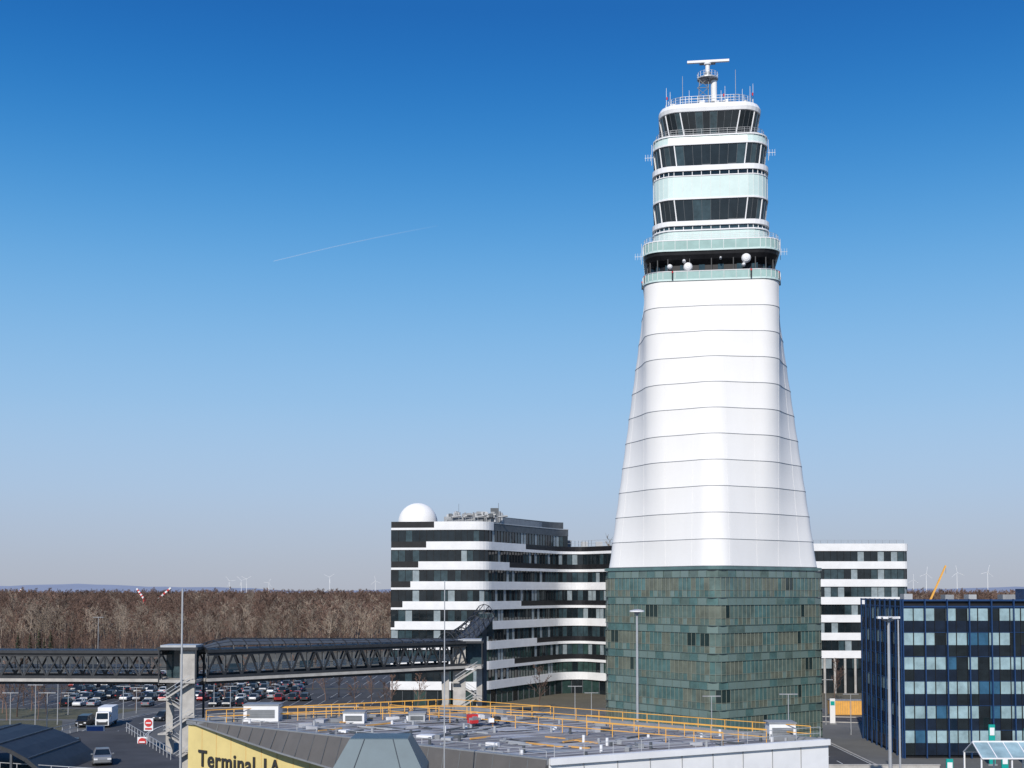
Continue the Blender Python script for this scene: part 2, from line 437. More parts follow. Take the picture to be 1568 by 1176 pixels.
w.loft(rings,'membrane'); w.tube((dx,dy,36.9),(dx,dy,37.25),dr,dr,32,'white')
w.obj('radome',off,True)
w=MB()
w.prism([(-14,255),(-3.5,255),(6.0,275),(9,283),(-14,283)],36.9,38.3,'grey','grey')
for i in range(54):
    x=R.uniform(-13.2,-2); y=R.uniform(254.5,262)
    if R.random()<.5: w.box(x,y,38.3+R.uniform(.2,.6),R.uniform(.6,1.8),R.uniform(.8,2),R.uniform(.4,1.2),R.choice(['galv','grey','dgrey','grey']))
    else: w.tube((x,y,37.2),(x,y,38.7+R.uniform(.2,.9)),R.uniform(.1,.3),R.uniform(.1,.3),10,R.choice(['galv','grey','dgrey']))
for i in range(5):
    x=-12.5+i*2.4; w.tube((x,254.4,38.2),(x+2.0,254.4,38.4+.3*(i%2)),.2,.2,10,'grey'); w.beam((x,254,37),(x,254,38.8),.08,'grey')
for i in range(9): w.beam((-13.5+i*1.3,254.2,37),(-13.5+i*1.3,254.2,38.1),.05,'galv')
w.beam((-13.5,254.2,38.1),(-3,254.2,38.1),.05,'galv')
w.box(-3.6,257,39.2,1.7,1.6,1.9,'dgrey'); w.beam((-2.8,256.4,38),(-2.8,256.4,41.2),.08,'dgrey'); w.beam((-11,256,38),(-11,256,41),.06,'dgrey')
pA=sub(polyA,sC+3,plen(polyA))
inn=offs(pA,-2.2)
w.prism(inn+[(inn[-1][0]-1,299),(-8,299)],36.9,38.6,'dgrey','dgrey')
def rail2(mb,pts,z,hh,k,step=1.5,w_=.06,rails=(0.5,1.0)):
    for i in range(len(pts)-1):
        a,b=pts[i],pts[i+1]; l=math.dist(a,b); n=max(1,round(l/step))
        for q in rails: mb.beam((a[0],a[1],z+hh*q),(b[0],b[1],z+hh*q),w_,k)
        for j in range(n+1):
            t=j/n; x,y=a[0]+(b[0]-a[0])*t,a[1]+(b[1]-a[1])*t; mb.beam((x,y,z),(x,y,z+hh),w_,k)
rail2(w,offs(polyB,-.3),33.1,1.3,'galv')
for i in range(6): 
    q=offs(polyB,-3); a=q[min(len(q)-1,i*len(q)//6)]; w.box(a[0],a[1]+2,33.7,1.5,1.5,R.uniform(.8,2.2),R.choice(['galv','dgrey','grey']))
w.obj('roof_plant',off)

# ------------------------------------------------------------ white banded office right
ob=empty('white_office_block')
Q=[(54,281),(89.6,281),(93,300)]
q2=rnd(Q,1.2,4)
w=MB(); w.prism(offs(q2,-.5)+[(55,300)],0,33.0,'black','dgrey'); w.obj('core_walls',ob)
w=MB()
for k in range(8):
    zc=32.9-4.03*k
    if k<7: band(w,q2,zc-HT,zc+HT,-.3,.22,'white')
w.obj('facade_bands',ob)
w=MB()
for k in range(7):
    zt=32.9-4.03*k-HT; panels(w,q2,zt-4.03+2*HT,zt,1.5,chw,'black',-.12,.07)
panels(w,q2,0,7.7,2.2,lambda j:'dglass','black',-.42,.1)
for i in range(9): w.tube((70.5+i*2.3,280.8,0),(70.5+i*2.3,280.8,7.8),.28,.28,10,'conc')
w.obj('windows',ob)
w=MB(); rail2(w,[(56,282),(89,282)],33.75,.8,'grey',1.6,.05); w.obj('roof_railing',ob)

# ------------------------------------------------------------ blue glass office
bg=empty('blue_glass_office')
w=MB(); w.prism([(54.35,172.35),(100,172.35),(100,195),(55.35,195)],0,21.6,'black','dgrey'); w.obj('core_walls',bg)
w=MB(); fr=[(54.0,172),(100,172)]; sd=[(55.0,195),(54.0,172.1)]
for pl in(fr,sd):
    Lp=plen(pl)
    for k in range(7):
        zt=20.6-3.36*k
        if zt<1.5: break
        def cb(j):
            r=R.random()
            if pl is sd: return 'bluep2' if r<.55 else('bluep' if r<.78 else 'dglass')
            if j%2==0 and r<.72: return 'bluep'
            if j%2==1 and r<.52: return 'bluep'
            return 'dglass' if r<.82 else 'bluep2'
        panels(w,pl,zt-1.7,zt,1.5,cb,'black',.02,.12)
        panels(w,pl,max(0.05,zt-3.36),zt-1.7,1.5,lambda j:R.choice(['navy','navy','dglass','bluep2' if R.random()<.3 else 'navy']),'black',0.0,.05)
        band(w,pl,zt+.02,zt+.08,-.1,.10,'bluef')
    n=round(Lp/3)
    for i in range(n+1):
        p=sub(pl,max(0,Lp*i/n-.01),min(Lp,Lp*i/n+.01)); p=offs(p,.2)[0]; w.beam((p[0],p[1],0),(p[0],p[1],21.9),.14,'bluef',.4)
    band(w,pl,20.75,20.95,-.1,.15,'bluef'); band(w,pl,21.6,21.85,-.4,.15,'bluef'); 
w.obj('curtain_wall',bg)
w=MB(); w.box(72.4,174,22.0,2.6,3,2.6,'bluef')
for i in range(8): w.box(58+i*4.9,178+R.uniform(0,6),22+R.uniform(0,.2),R.uniform(1,2.4),2,R.uniform(.5,.9),R.choice(['grey','dgrey','galv']))
w.obj('roof_plant',bg)

# ------------------------------------------------------------ terminal (foreground)
term=empty('terminal_building')
A=(-27.4,105.8);B=(2.4,81.0);C=(23.2,91.6);D=(-5.5,118.0)
ZR=12.0
w=MB(); w.prism([A,B,C,D],0,ZR-.25,'white','roofg'); 
w.obj('walls',term)
w=MB()
for a,b,k in((A,B,'grey'),(B,C,'white'),(C,D,'grey'),(D,A,'grey')):
    w.beam((a[0],a[1],ZR-.05),(b[0],b[1],ZR-.05),.5,k,.42)
for i in range(1,9):
    t=i/9; x,y=B[0]+(C[0]-B[0])*t,B[1]+(C[1]-B[1])*t; w.beam((x+.02,y-.03,0),(x+.02,y-.03,ZR-.3),.05,'grey')
def rp(s,t,z=0): return (A[0]+(B[0]-A[0])*s+(D[0]-A[0])*t,A[1]+(B[1]-A[1])*s+(D[1]-A[1])*t,ZR-.25+z)
for i in range(34):
    s,t=R.uniform(.04,.85),R.uniform(.06,.82); ds,dt=R.uniform(.02,.12),R.uniform(.03,.14); z=.012+.004*i/2
    w.add([rp(s,t,z),rp(s+ds,t,z),rp(s+ds,t+dt,z),rp(s,t+dt,z)],[(0,1,2,3)],R.choice(['roofg2','roofg','grey','roofg2']))
for i in range(1,22): a=rp(i/22,.03,.09);b=rp(i/22,.97,.09); w.beam(a,b,.07,R.choice(['roofg2','grey']),.04)
for i in range(130):
    s,t=R.uniform(.05,.95),R.uniform(.08,.92); p=rp(s,t)
    r=R.random()
    if r<.45: w.tube(p,(p[0],p[1],p[2]+R.uniform(.2,.6)),.11,.11,8,R.choice(['galv','white','dgrey']))
    elif r<.75: w.box(p[0],p[1],p[2]+.16,R.uniform(.3,1.3),R.uniform(.3,1.0),R.uniform(.15,.45),R.choice(['galv','white','grey','dgrey','roofg2']),R.uniform(0,3))
    else: w.box(p[0],p[1],p[2]+.1,R.uniform(1.5,4),.12,.12,R.choice(['galv','dgrey','canvas']),-.7+R.uniform(-.1,.1)+(1.57 if R.random()<.3 else 0))
w.obj('roof',term)
w=MB()
nA=(-0.64,-0.768)
def wp(s,z,o): return (A[0]+(B[0]-A[0])*s+nA[0]*o,A[1]+(B[1]-A[1])*s+nA[1]*o,z)
prof=[(0,12.0),(.1,11.55),(.233,10.95),(.34,10.5),(.456,10.0),(.6,9.4),(.8,8.6),(1.0,7.8)]
rings=[[wp(s,zl-.02,.05),wp(s,zl-.02,.15+.9*min(1,s*3)),wp(s,12.08,.3),wp(s,12.08,.05)] for s,zl in prof]
w.loft(rings,'fascia',True,True)
for (s0,z0),(s1,z1) in zip(prof,prof[1:]):
    w.beam(wp(s0,z0,.2+.9*min(1,s0*3)),wp(s1,z1,.2+.9*min(1,s1*3)),.10,'grey',.12)
for i in range(1,26):
    s=i/26; zl=None
    for (s0,z0),(s1,z1) in zip(prof,prof[1:]):
        if s0<=s<=s1: zl=z0+(z1-z0)*(s-s0)/(s1-s0)
    w.beam(wp(s,zl+.05,.17+.9*min(1,s*3)),wp(s,12.05,.32),.05,'dgrey',.05)
w.obj('fascia',term)
w=MB()
vs=[];n=14
for i in range(n+1):
    s=i/n*.62; vs+=[wp(s,0,.04),wp(s,12-2.0*min(1,s/.456)*.98,.04)]
w.add(vs,[(2*i,2*i+2,2*i+3,2*i+1) for i in range(n)],'yellow')
for i in range(1,13): s=i*.05; w.beam(wp(s,0,.05),wp(s,12-2.0*min(1,s/.456),.05),.025,'canvas')
w.obj('yellow_wall',term)
tc=bpy.data.curves.new('terminal_lettering','FONT'); tc.body='Terminal 1A'; tc.size=1.9; tc.extrude=.04; tc.offset=.03; tc.space_character=1.1
to=bpy.data.objects.new('terminal_lettering',tc); S.collection.objects.link(to); to.parent=term
p=wp(.04,8.4,.12); to.location=p; to.rotation_euler=(math.pi/2,0,math.atan2(B[1]-A[1],B[0]-A[0])); tc.materials.append(M['txt'])
w=MB()
def ins(s,t): q=rp(s,t); return (q[0],q[1])
for pts in([ins(.03,.1),ins(.03,.95)],[ins(.03,.95),ins(.97,.95)],[ins(.1,.62),ins(.97,.62)],[ins(.03,.25),ins(.32,.97)],[ins(.02,.04),ins(.02,.9)]):
    rail2(w,pts,ZR-.2,1.1,'orange',2.4,.055)
rail2(w,[ins(.55,.78),ins(.97,.78)],ZR-.2,1.1,'orange',2.4,.05)
rail2(w,[ins(0.05,.02),ins(.98,.02)],ZR,.55,'galv',2.2,.04,(1.0,))
rail2(w,[ins(.99,.03),ins(.99,.95)],ZR,.9,'galv',2.2,.04,(.5,1.0,))
w.obj('guard_rails',term)
w=MB()
def unit(u,v,Y,wd,ht,dp,k):
    x=gx(u,Y); w.box(x,Y,ZR-.25+ht/2,wd,dp,ht,k); w.box(x,Y-dp/2-.02,ZR-.25+ht/2,wd*.8,.05,ht*.5,'grey'); w.box(x,Y,ZR-.2+ht,wd+.15,dp+.15,.1,'grey')
    for q in range(4): w.box(x,Y-dp/2-.05,ZR-.25+ht*(.32+.12*q),wd*.76,.04,.05,'dgrey')
unit(405,0,108.3,3.0,1.4,2,'white'); unit(545,0,107,1.8,.9,2,'white'); unit(1192,0,95.5,2.0,1.2,1.8,'white'); unit(640,0,108,1.4,.7,1.5,'galv')
for i in range(16):
    w.box(gx(745,104)+R.uniform(-1.3,1.3),104+R.uniform(-1,1),ZR+R.uniform(0,.8),R.uniform(.25,.8),R.uniform(.3,.8),R.uniform(.2,.6),R.choice(['red','white','white','txt','grey','hood']),R.uniform(0,3))
w.obj('roof_equipment',term)

lo=MB(); lo.prism([(-30,40),(0,40),(4,70),(-12,82),(-30,82)],0,11.0,'conc','roofg'); lo.obj('low_annex_building')
w=MB()
hx,hy=gx(585,76),76.0
def rect(hw_,hd,z): return [(hx-hw_,hy-hd,z),(hx+hw_,hy-hd,z),(hx+hw_,hy+hd,z),(hx-hw_,hy+hd,z)]
w.loft([rect(2.75,2.4,11.0),rect(2.75,2.4,12.3),rect(1.75,1.4,14.15),rect(1.7,1.35,14.2)],'hood',True,True)
for q in(-.5,.5): w.beam((hx+q*2.9,hy-2.43,12.3),(hx+q*1.7,hy-1.42,14.17),.04,'dgrey')
w.beam((hx-2.8,hy-2.42,12.3),(hx+2.8,hy-2.42,12.3),.05,'dgrey')
w.obj('ventilation_hood')

# ------------------------------------------------------------ skywalk
sk=empty('pedestrian_skywalk')
def span(pA_,pB_,zf,zr,wd,name,vault=False,bay=3.0):
    w=MB(); a=Vector(pA_);b=Vector(pB_); d=(b-a); Ls=d.length; d.normalize(); nrm=Vector((d.y,-d.x))
    def pt(s,o,z): q=a+d*s+nrm*o; return (q.x,q.y,z)
    w.beam(pt(0,0,zf-.25),pt(Ls,0,zf-.25),wd+.5,'conc',.4)
    w.beam(pt(0,0,zf-.65),pt(Ls,0,zf-.65),wd-.6,'dark',.35)
    w.beam(pt(0,0,zr+.2),pt(Ls,0,zr+.2),wd+.8,'dark',.4)
    n=round(Ls/bay)
    for sd in(-1,1):
        o=sd*wd/2
        w.beam(pt(0,o,zf+.15),pt(Ls,o,zf+.15),.25,'dark',.35); w.beam(pt(0,o,zr-.2),pt(Ls,o,zr-.2),.25,'dark',.4)
        w.beam(pt(0,o,zf+1.15),pt(Ls,o,zf+1.15),.08,'dgrey')
        for i in range(n):
            s0,s1=Ls*i/n,Ls*(i+1)/n; m=(s0+s1)/2
            w.beam(pt(s0,o,zf+.2),pt(m,o,zr-.2),.2,'dark'); w.beam(pt(m,o,zr-.2),pt(s1,o,zf+.2),.2,'dark')
            w.beam(pt(s0,o*.98,zf),pt(s0,o*.98,zr),.1,'dgrey')
    if vault:
        nn=round(Ls/2.0)
        def hh(s): return (1.55-1.15*s/Ls)*min(1,.35+s/5)
        prev=None
        for i in range(nn+1):
            s=Ls*i/nn; pr=None; cur=[]
            for j in range(9):
                t=math.pi*j/8; q=pt(s,-math.cos(t)*wd*.5,zr+.35+hh(s)*math.sin(t)); cur.append(q)
                if pr: w.beam(pr,q,.13,'dark')
                pr=q
            if prev:
                for j in range(1,8): w.beam(prev[j],cur[j],.07,'dark')
                w.add([prev[5],prev[6],cur[6],cur[5]],[(0,1,2,3)],'dgrey'); w.add([prev[6],prev[7],cur[7],cur[6]],[(0,1,2,3)],'dgrey')
            prev=cur
    w.obj(name,sk)
span((-100,166),(-45.2,163.5),11.7,14.9,4.2,'west_span')
span((-41.5,165),(-8.5,193),11.6,14.9,4.6,'east_span',True,2.6)
w=MB(); a=Vector((-41.0,167.6));b=Vector((-9,194.8)); d=(b-a).normalized()
L0=(b-a).length;n=15
for i in range(n):
    p0=a+d*(L0*i/n+.25); p1=a+d*(L0*(i+1)/n-.35); w.beam((p0.x,p0.y,12.65),(p1.x,p1.y,12.65),.08,'bluep' if i%4==1 else'white',.95)
w.obj('inner_panels',sk)
w=MB(); x=-98
while x<-47:
    w.box(x,168.0,12.6,2.5,.08,1.1,'white' if R.random()<.7 else 'galv'); x+=3.0
w.obj('inner_panels_west',sk)
def stairtower(x,y,name,h_=16.2,flip=1):
    w=MB()
    w.box(x+1.1*flip,y-1.2,h_/2,1.9,.6,h_,'conc'); w.box(x-1.9*flip,y+1.6,h_/2-.8,.9,.7,h_-1.6,'conc')
    w.box(x,y,h_+.15,5.2,4.6,.35,'dark'); w.box(x,y,h_+.45,4.6,4,.3,'galv')
    w.box(x,y,11.35,5.0,4.4,.35,'conc')
    z=0.2;i=0
    while z<11.0:
        z2=min(11.2,z+2.2); xa,xb=(x-1.7,x+1.7) if i%2==0 else(x+1.7,x-1.7)
        w.beam((xa,y-1.9+.9*(i%2),z),(xb,y-1.9+.9*(i%2),z2),.9,'conc',.22)
        for q in(.5,1.0): w.beam((xa,y-2.35+.9*(i%2),z+q),(xb,y-2.35+.9*(i%2),z2+q),.07,'galv')
        w.box(xb,y-1.4,z2,1.3,2.2,.18,'conc'); z=z2;i+=1
    for px in(-2.4,2.4): w.beam((x+px,y+1.9,0),(x+px,y+1.9,h_),.25,'dark'); w.beam((x+px,y-2.2,11),(x+px,y-2.2,h_),.15,'dark')
    w.box(x-.2*flip,y+1.2,13.4,4.2,.1,3.6,'dglass2')
    w.obj(name,sk)
stairtower(-43.2,163.0,'west_stair_tower',15.4)
stairtower(-7.0,193.0,'east_stair_tower',15.0,-1)
w=MB()
w.loft([[(gx(664,191)+0,190.6,0),(gx(664,191)+1.6,190.6,0),(gx(664,191)+1.6,191.6,0),(gx(664,191),191.6,0)],[(gx(672,191)+.6,190.6,6),(gx(672,191)+1.6,190.6,6),(gx(672,191)+1.6,191.6,6),(gx(672,191)+.6,191.6,6)],[(gx(676,191),190.6,11.2),(gx(688,191),190.6,11.2),(gx(688,191),191.6,11.2),(gx(676,191),191.6,11.2)]],'conc',True,True)
w.obj('pier',sk)
w=MB()
p0=Vector((gx(684,195),195,15.2)); p2=Vector((gx(742,214),214,19.4)); pp=[]
for i in range(9):
    t=i/8; pp.append(p0*(1-t)**2+Vector((gx(712,201),201,15.2))*2*t*(1-t)+p2*t*t)
hoops=[]
for i,c in enumerate(pp):
    d=(pp[min(8,i+1)]-pp[max(0,i-1)]).normalized(); sdv=d.cross(Vector((0,0,1))).normalized(); upv=sdv.cross(d)
    hoops.append([c+sdv*1.7*math.cos(math.pi*j/6)+upv*(2.3*math.sin(math.pi*j/6)-.9) for j in range(7)])
for i in range(9):
    for j in range(6): w.beam(hoops[i][j],hoops[i][j+1],.12,'dark')
    if i<8:
        for j in range(7): w.beam(hoops[i][j],hoops[i+1][j],.09,'dark')
        for j in range(6): w.beam(hoops[i][j],hoops[i+1][j+1],.06,'dark'); 
        w.add([hoops[i][0],hoops[i][6],hoops[i+1][6],hoops[i+1][0]],[(0,1,2,3)],'dgrey')
w.beam(p2-Vector((0,0,1)),(p2.x,p2.y,0),.8,'dgrey')
w.box(p2.x+.2,p2.y+1,17.2,2.4,2.4,4.0,'dglass2')
w.obj('lattice_tube',sk)

# ------------------------------------------------------------ ground
g=MB(); g.add([(-25000,-3000,0),(25000,-3000,0),(25000,25000,0),(-25000,25000,0)],[(0,1,2,3)],'groundm'); g.obj('ground')
def sheet(name,pts,z,k):
    q=MB(); q.add([(x,y,z) for x,y in pts],[tuple(range(len(pts)))],k); return q.obj(name)
sheet('apron_asphalt',[(-140,60),(120,60),(120,245),(-140,245)],.004,'pave')
sheet('rear_reflection_paving',[(-1500,-2900),(1500,-2900),(1500,55),(-1500,55)],.004,'pave')  # unseen paving behind camera, added so facade glass reflects grey, not brown
sheet('parking_lot',[(-170,246),(-20,246),(-20,345),(-170,345)],.008,'asph')
sheet('forest_floor',[(-2200,480),(2200,480),(2200,4000),(-2200,4000)],.006,'litter')
sheet('grass_verge',[(-120,226),(-76,224),(-72,243),(-120,245)],.010,'verge')
sheet('grass_verge',[(-120,170),(-66,172),(-74,205),(-80,222),(-120,222)],.010,'verge')
sheet('grass_verge',[(-160,292.5),(-24,292.5),(-24,294.5),(-160,294.5)],.014,'verge')
w=MB()
for y in(256,274.5,312.5,332):
    x=-150
    while x<-26:
        w.add([(x,y-6,.014),(x+.1,y-6,.014),(x+.1,y+6,.014),(x,y+6,.014)],[(0,1,2,3)],'line'); x+=2.7
w.obj('parking_bay_markings')
def road(name,cl,wd,z=.018):
    q=MB(); pl=rnd(cl,12,8); a=offs(pl,wd/2);b=offs(pl,-wd/2)
    vs=[(x,y,z) for x,y in a]+[(x,y,z) for x,y in b]; n=len(a)
    q.add(vs,[(i,i+1,n+i+1,n+i) for i in range(n-1)],'asph')
    for o in(-wd/2+.3,wd/2-.3):
        c=offs(pl,o-.07);d=offs(pl,o+.07); q.add([(x,y,z+.004) for x,y in d]+[(x,y,z+.004) for x,y in c],[(i,i+1,n+i+1,n+i) for i in range(n-1)],'line')
    Lr=plen(pl); s=0
    while s<Lr-3:
        sg=sub(pl,s,s+3); 
        if len(sg)>1:
            c=offs(sg,-.07);d=offs(sg,.07); m=len(sg); q.add([(x,y,z+.004) for x,y in d]+[(x,y,z+.004) for x,y in c],[(i,i+1,m+i+1,m+i) for i in range(m-1)],'line')
        s+=7
    for o in(wd/2,-wd/2-.25): band(q,pl,0,.13,o,o+.25,'conc')
    q.obj(name)
road('approach_road',[(-52,120),(-55,170),(-66,205),(-62,240),(-30,243)],11)
road('service_road',[(20,236),(60,222),(130,215)],9,.024)
road('forecourt_road',[(30,120),(44,150),(44,222)],8,.030)
def hills(name,Y,x0,x1,hfun,n=90):
    q=MB(); v=[]
    for i in range(n+1):
        x=x0+(x1-x0)*i/n; v+=[(x,Y,0),(x,Y+900,hfun(x))]
    q.add(v,[(2*i,2*i+2,2*i+3,2*i+1) for i in range(n)],'hill'); q.obj(name,smooth=True)
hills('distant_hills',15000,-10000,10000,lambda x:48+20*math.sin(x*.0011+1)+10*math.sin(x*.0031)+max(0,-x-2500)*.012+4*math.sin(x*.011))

# ------------------------------------------------------------ trees
def bare_tree(seed,H,k,n1=11,n2=5,n3=9,tw=.07,trunkfrac=.3):
    r=random.Random(seed); mb=MB()
    def curve(p,d,l,r0,r1,segs,sides,wob,kk):
        pts=[(p.copy(),r0)]
        for i in range(segs):
            d=(d+Vector((r.uniform(-wob,wob),r.uniform(-wob,wob),r.uniform(-wob*.3,wob)))).normalized()
            q=p+d*l/segs; ra=r0+(r1-r0)*i/segs; rb=r0+(r1-r0)*(i+1)/segs
            mb.tube(p,q,ra,rb,sides,kk,False); p=q; pts.append((p.copy(),rb))
        return pts,d
    tr,_=curve(Vector((0,0,0)),Vector((0,0,1)),H,H*.014,H*.002,7,5,.07,k)
    for i in range(n1):
        f=trunkfrac+(1-trunkfrac)*(i+r.random())/n1; idx=min(6,int(f*7)); a,b=tr[idx][0],tr[idx+1][0]; p=a.lerp(b,f*7-idx if f*7-idx<1 else 1)
        az=r.uniform(0,6.28); el=r.uniform(.5,1.1); d=Vector((math.cos(az)*math.cos(el),math.sin(az)*math.cos(el),math.sin(el)))
        l=H*(.36*(1.25-f))*r.uniform(.7,1.2)+H*.04
        b1,_=curve(p,d,l,H*.005*(1.3-f),H*.0015,3,3,.18,k)
        for j in range(n2):
            g_=.2+.8*(j+r.random())/n2; ix=min(2,int(g_*3)); pp_=b1[ix][0].lerp(b1[ix+1][0],min(1,g_*3-ix))
            d2=(d+Vector((r.uniform(-.9,.9),r.uniform(-.9,.9),r.uniform(-.3,.9)))).normalized(); l2=l*r.uniform(.25,.5)
            b2,_=curve(pp_,d2,l2,H*.002,H*.001,2,3,.2,k)
            for q in range(n3):
                p3=b2[0][0].lerp(b2[-1][0],r.uniform(.1,1)); d3=(d2+Vector((r.uniform(-1,1),r.uniform(-1,1),r.uniform(-.4,1)))).normalized()
                l3=H*.05*r.uniform(.5,1.2); sd=d3.cross(Vector((r.uniform(-1,1),r.uniform(-1,1),r.uniform(-1,1)))).normalized()*tw*.5
                mb.add([p3-sd,p3+sd,p3+d3*l3],[(0,1,2)],k)
    return mb.mesh('bare_tree_mesh')
tg=[bare_tree(i,16,'barkg',12,5,9,.10) for i in range(4)]
trd=[bare_tree(20+i,16,'barkr',13,6,10,.13,.2) for i in range(4)]
shrub=[bare_tree(40+i,6,'barkr',14,6,9,.06,.05) for i in range(2)]
fc=bpy.data.collections.new('bare_forest')
def fput(me,x,y,s):
    o=bpy.data.objects.new('forest_tree',me); o.location=(x,y,-.2); o.rotation_euler[2]=R.uniform(0,6.28); o.scale=(s*R.uniform(.9,1.2),s*R.uniform(.9,1.2),s); fc.objects.link(o)
def zone(y0,y1,sp,smin,smax,pg):
    y=y0
    while y<y1:
        for lo_,hi in((-.50,-.06),(.27,.50)):
            x=lo_*y
            while x<hi*y:
                me=R.choice(tg) if R.random()<pg else R.choice(trd)
                cl=.20*math.sin(x*.045+y*.02)+.12*math.sin(x*.13+1+y*.01)
                fput(me,x+R.uniform(-sp,sp)*.5,y+R.uniform(-sp,sp)*.5,R.uniform(smin,smax)*(1+cl*.7)); x+=sp
        y+=sp
zone(492,515,5.8,.45,.92,.85)
zone(515,640,6.4,.62,1.02,.5)
zone(640,900,8,.82,1.18,.15)
zone(900,1700,15,.95,1.24,.08)
zone(1700,3200,34,1.05,1.30,.0)
for i in range(420):
    y=R.uniform(462,494); fput(R.choice(shrub),R.uniform(-.5,-.06)*y,y,R.uniform(.5,1.3))
fe=empty('bare_forest'); fe.instance_type='COLLECTION'; fe.instance_collection=fc
def conifer(seed,H):
    r=random.Random(seed); mb=MB(); mb.tube((0,0,0),(0,0,H),H*.02,H*.003,6,'barkr')
    for i in range(int(H*26)):
        f=r.random()**.8; z=H*(.08+.9*f); rad=H*.2*(1-f)+.15; az=r.uniform(0,6.28); l=rad*r.uniform(.5,1.1)
        c=Vector((math.cos(az),math.sin(az),-.25)); p=Vector((0,0,z)); tip=p+c*l; sd=Vector((-math.sin(az),math.cos(az),0))*l*.22
        mb.add([p,p.lerp(tip,.6)+sd+Vector((0,0,-.1)),tip,p.lerp(tip,.6)-sd+Vector((0,0,.05))],[(0,1,2,3)],'conif')
    return mb.mesh('conifer_mesh')
cm=[conifer(1,10),conifer(2,8)]
for u,y,s in((48,440,1.0),(62,445,1.2),(80,450,.9),(108,455,.8),(30,460,1.0),(70,435,.8)):
    inst('conifer_tree',R.choice(cm),(gx(u,y),y,0),R.uniform(0,6),s)
for u,y,s in((8,235,.55),(30,228,.6),(52,240,.5),(75,232,.45),(95,245,.4),(20,260,.5),(825,240,.5),(640,236,.45),(600,238,.45),(590,236,.35),(570,250,.4),(545,244,.4),(500,262,.45),(1275,262,.5),(210,240,.35),(345,250,.4),(420,262,.4),(15,222,.5),(40,250,.55),(62,224,.4),(180,293,.45),(240,293,.5),(300,294,.45),(380,293,.5),(450,293,.45),(130,293,.5),(210,293.5,.4),(270,293.5,.42),(340,293.5,.45),(415,293.5,.4),(480,290,.45),(520,270,.45)):
    inst('bare_tree',R.choice(trd),(gx(u,y),y,0),R.uniform(0,6),s)
inst('bare_tree',tg[0],(gx(940,330),330,0),1,2.1)

# ------------------------------------------------------------ vehicles
def car_mesh(paint,kind=0):
    mb=MB()
    hz={0:1.45,1:1.65}[kind]
    sec=[(-2.2,.35,.62,.72),(-2.1,.25,.85,.82),(-1.3,.22,.95,.88),(0,.22,.98,.9),(1.2,.22,.95,.88),(2.05,.25,.88,.84),(2.2,.35,.7,.74)]
    mb.loft([[(x,-w_,z0),(x,w_,z0),(x,w_,z1-.12),(x,w_*.9,z1),(x,-w_*.9,z1),(x,-w_,z1-.12)] for x,z0,z1,w_ in sec],paint,True,True)
    rr=1.95 if kind else 1.5
    b=[(-1.2,-.78,.95),(rr,-.78,.93),(rr,.78,.93),(-1.2,.78,.95)]; t=[(-.45,-.62,hz-.05),(rr-.45,-.62,hz-.08),(rr-.45,.62,hz-.08),(-.45,.62,hz-.05)]
    mb.loft([b,t],'dglass',True,False)
    t2=[(-.35,-.58,hz),(rr-.5,-.58,hz-.02),(rr-.5,.58,hz-.02),(-.35,.58,hz)]
    mb.loft([t,t2],paint,True,True)
    for i in range(4): mb.beam(b[i],t[i],.07,paint)
    for y in(-1,1): mb.beam((.35,y*.79,.95),(.38,y*.63,hz-.05),.07,paint)
    for x in(-1.4,1.35):
        for y in(-1,1):
            mb.tube((x,y*.72,.33),(x,y*.92,.33),.33,.33,14,'rubber'); mb.tube((x,y*.9,.33),(x,y*.93,.33),.19,.19,10,'galv')
    for y in(-.62,.62): mb.box(-2.17,y,.66,.1,.35,.14,'white'); mb.box(2.17,y,.74,.1,.3,.14,'red')
    for y in(-.98,.98): mb.box(-.75,y,1.0,.15,.18,.12,paint)
    return mb.mesh('car_mesh')
cms=[car_mesh(p,i%2) for i,p in enumerate(paints)]
wts=[0,1,1,1,2,3,3,3,4,5,6,6,7,7,7]
for row,y in enumerate((250,262,268,281,287,300,306,319,326,338)):
    x=-150+1.35+2.7*math.ceil((gx(95,y)+150)/2.7)
    while x<gx(470 if y>256 else 400,y):
        if R.random()<.74: inst('parked_car',cms[R.choice(wts)],(x+R.uniform(-.1,.1),y+R.uniform(-.3,.3),.012),math.pi/2+(math.pi if R.random()<.5 else 0)+R.uniform(-.03,.03))
        x+=2.7
for x,y,a in((-62,222,1.3),(-73,214,1.5),(-58.5,186,1.6),(51,232,.2),(43,176,1.57),(45,200,1.6),(49,228,.1)):
    inst('car',cms[R.choice(wts)],(x,y,.03),a)
w=MB()
w.box(0,.4,2.0,2.3,5.4,2.5,'white'); w.box(0,.4,.65,2.1,6.4,.25,'dark')
w.loft([[(-1.1,-4.4,.4),(1.1,-4.4,.4),(1.1,-2.5,.4),(-1.1,-2.5,.4)],[(-1.1,-4.45,1.4),(1.1,-4.45,1.4),(1.1,-2.5,1.4),(-1.1,-2.5,1.4)],[(-1.02,-4.1,2.6),(1.02,-4.1,2.6),(1.02,-2.5,2.6),(-1.02,-2.5,2.6)]],'white',True,True)
w.add([(-.95,-4.47,1.45),(.95,-4.47,1.45),(.9,-4.17,2.45),(-.9,-4.17,2.45)],[(0,1,2,3)],'dglass'); w.box(0,-4.45,.75,1.8,.1,.45,'dark')
for x in(-1,1):
    w.box(x*.8,-4.48,1.1,.3,.06,.18,'galv'); w.box(x*1.3,-4.2,2.0,.15,.12,.45,'dark')
    for y in(-3.5,1.9): w.tube((x*.85,y,.48),(x*1.12,y,.48),.48,.48,16,'rubber')
w.obj('white_lorry',loc=(gx(168,214),214,.03),rotz=.12)
w=MB()
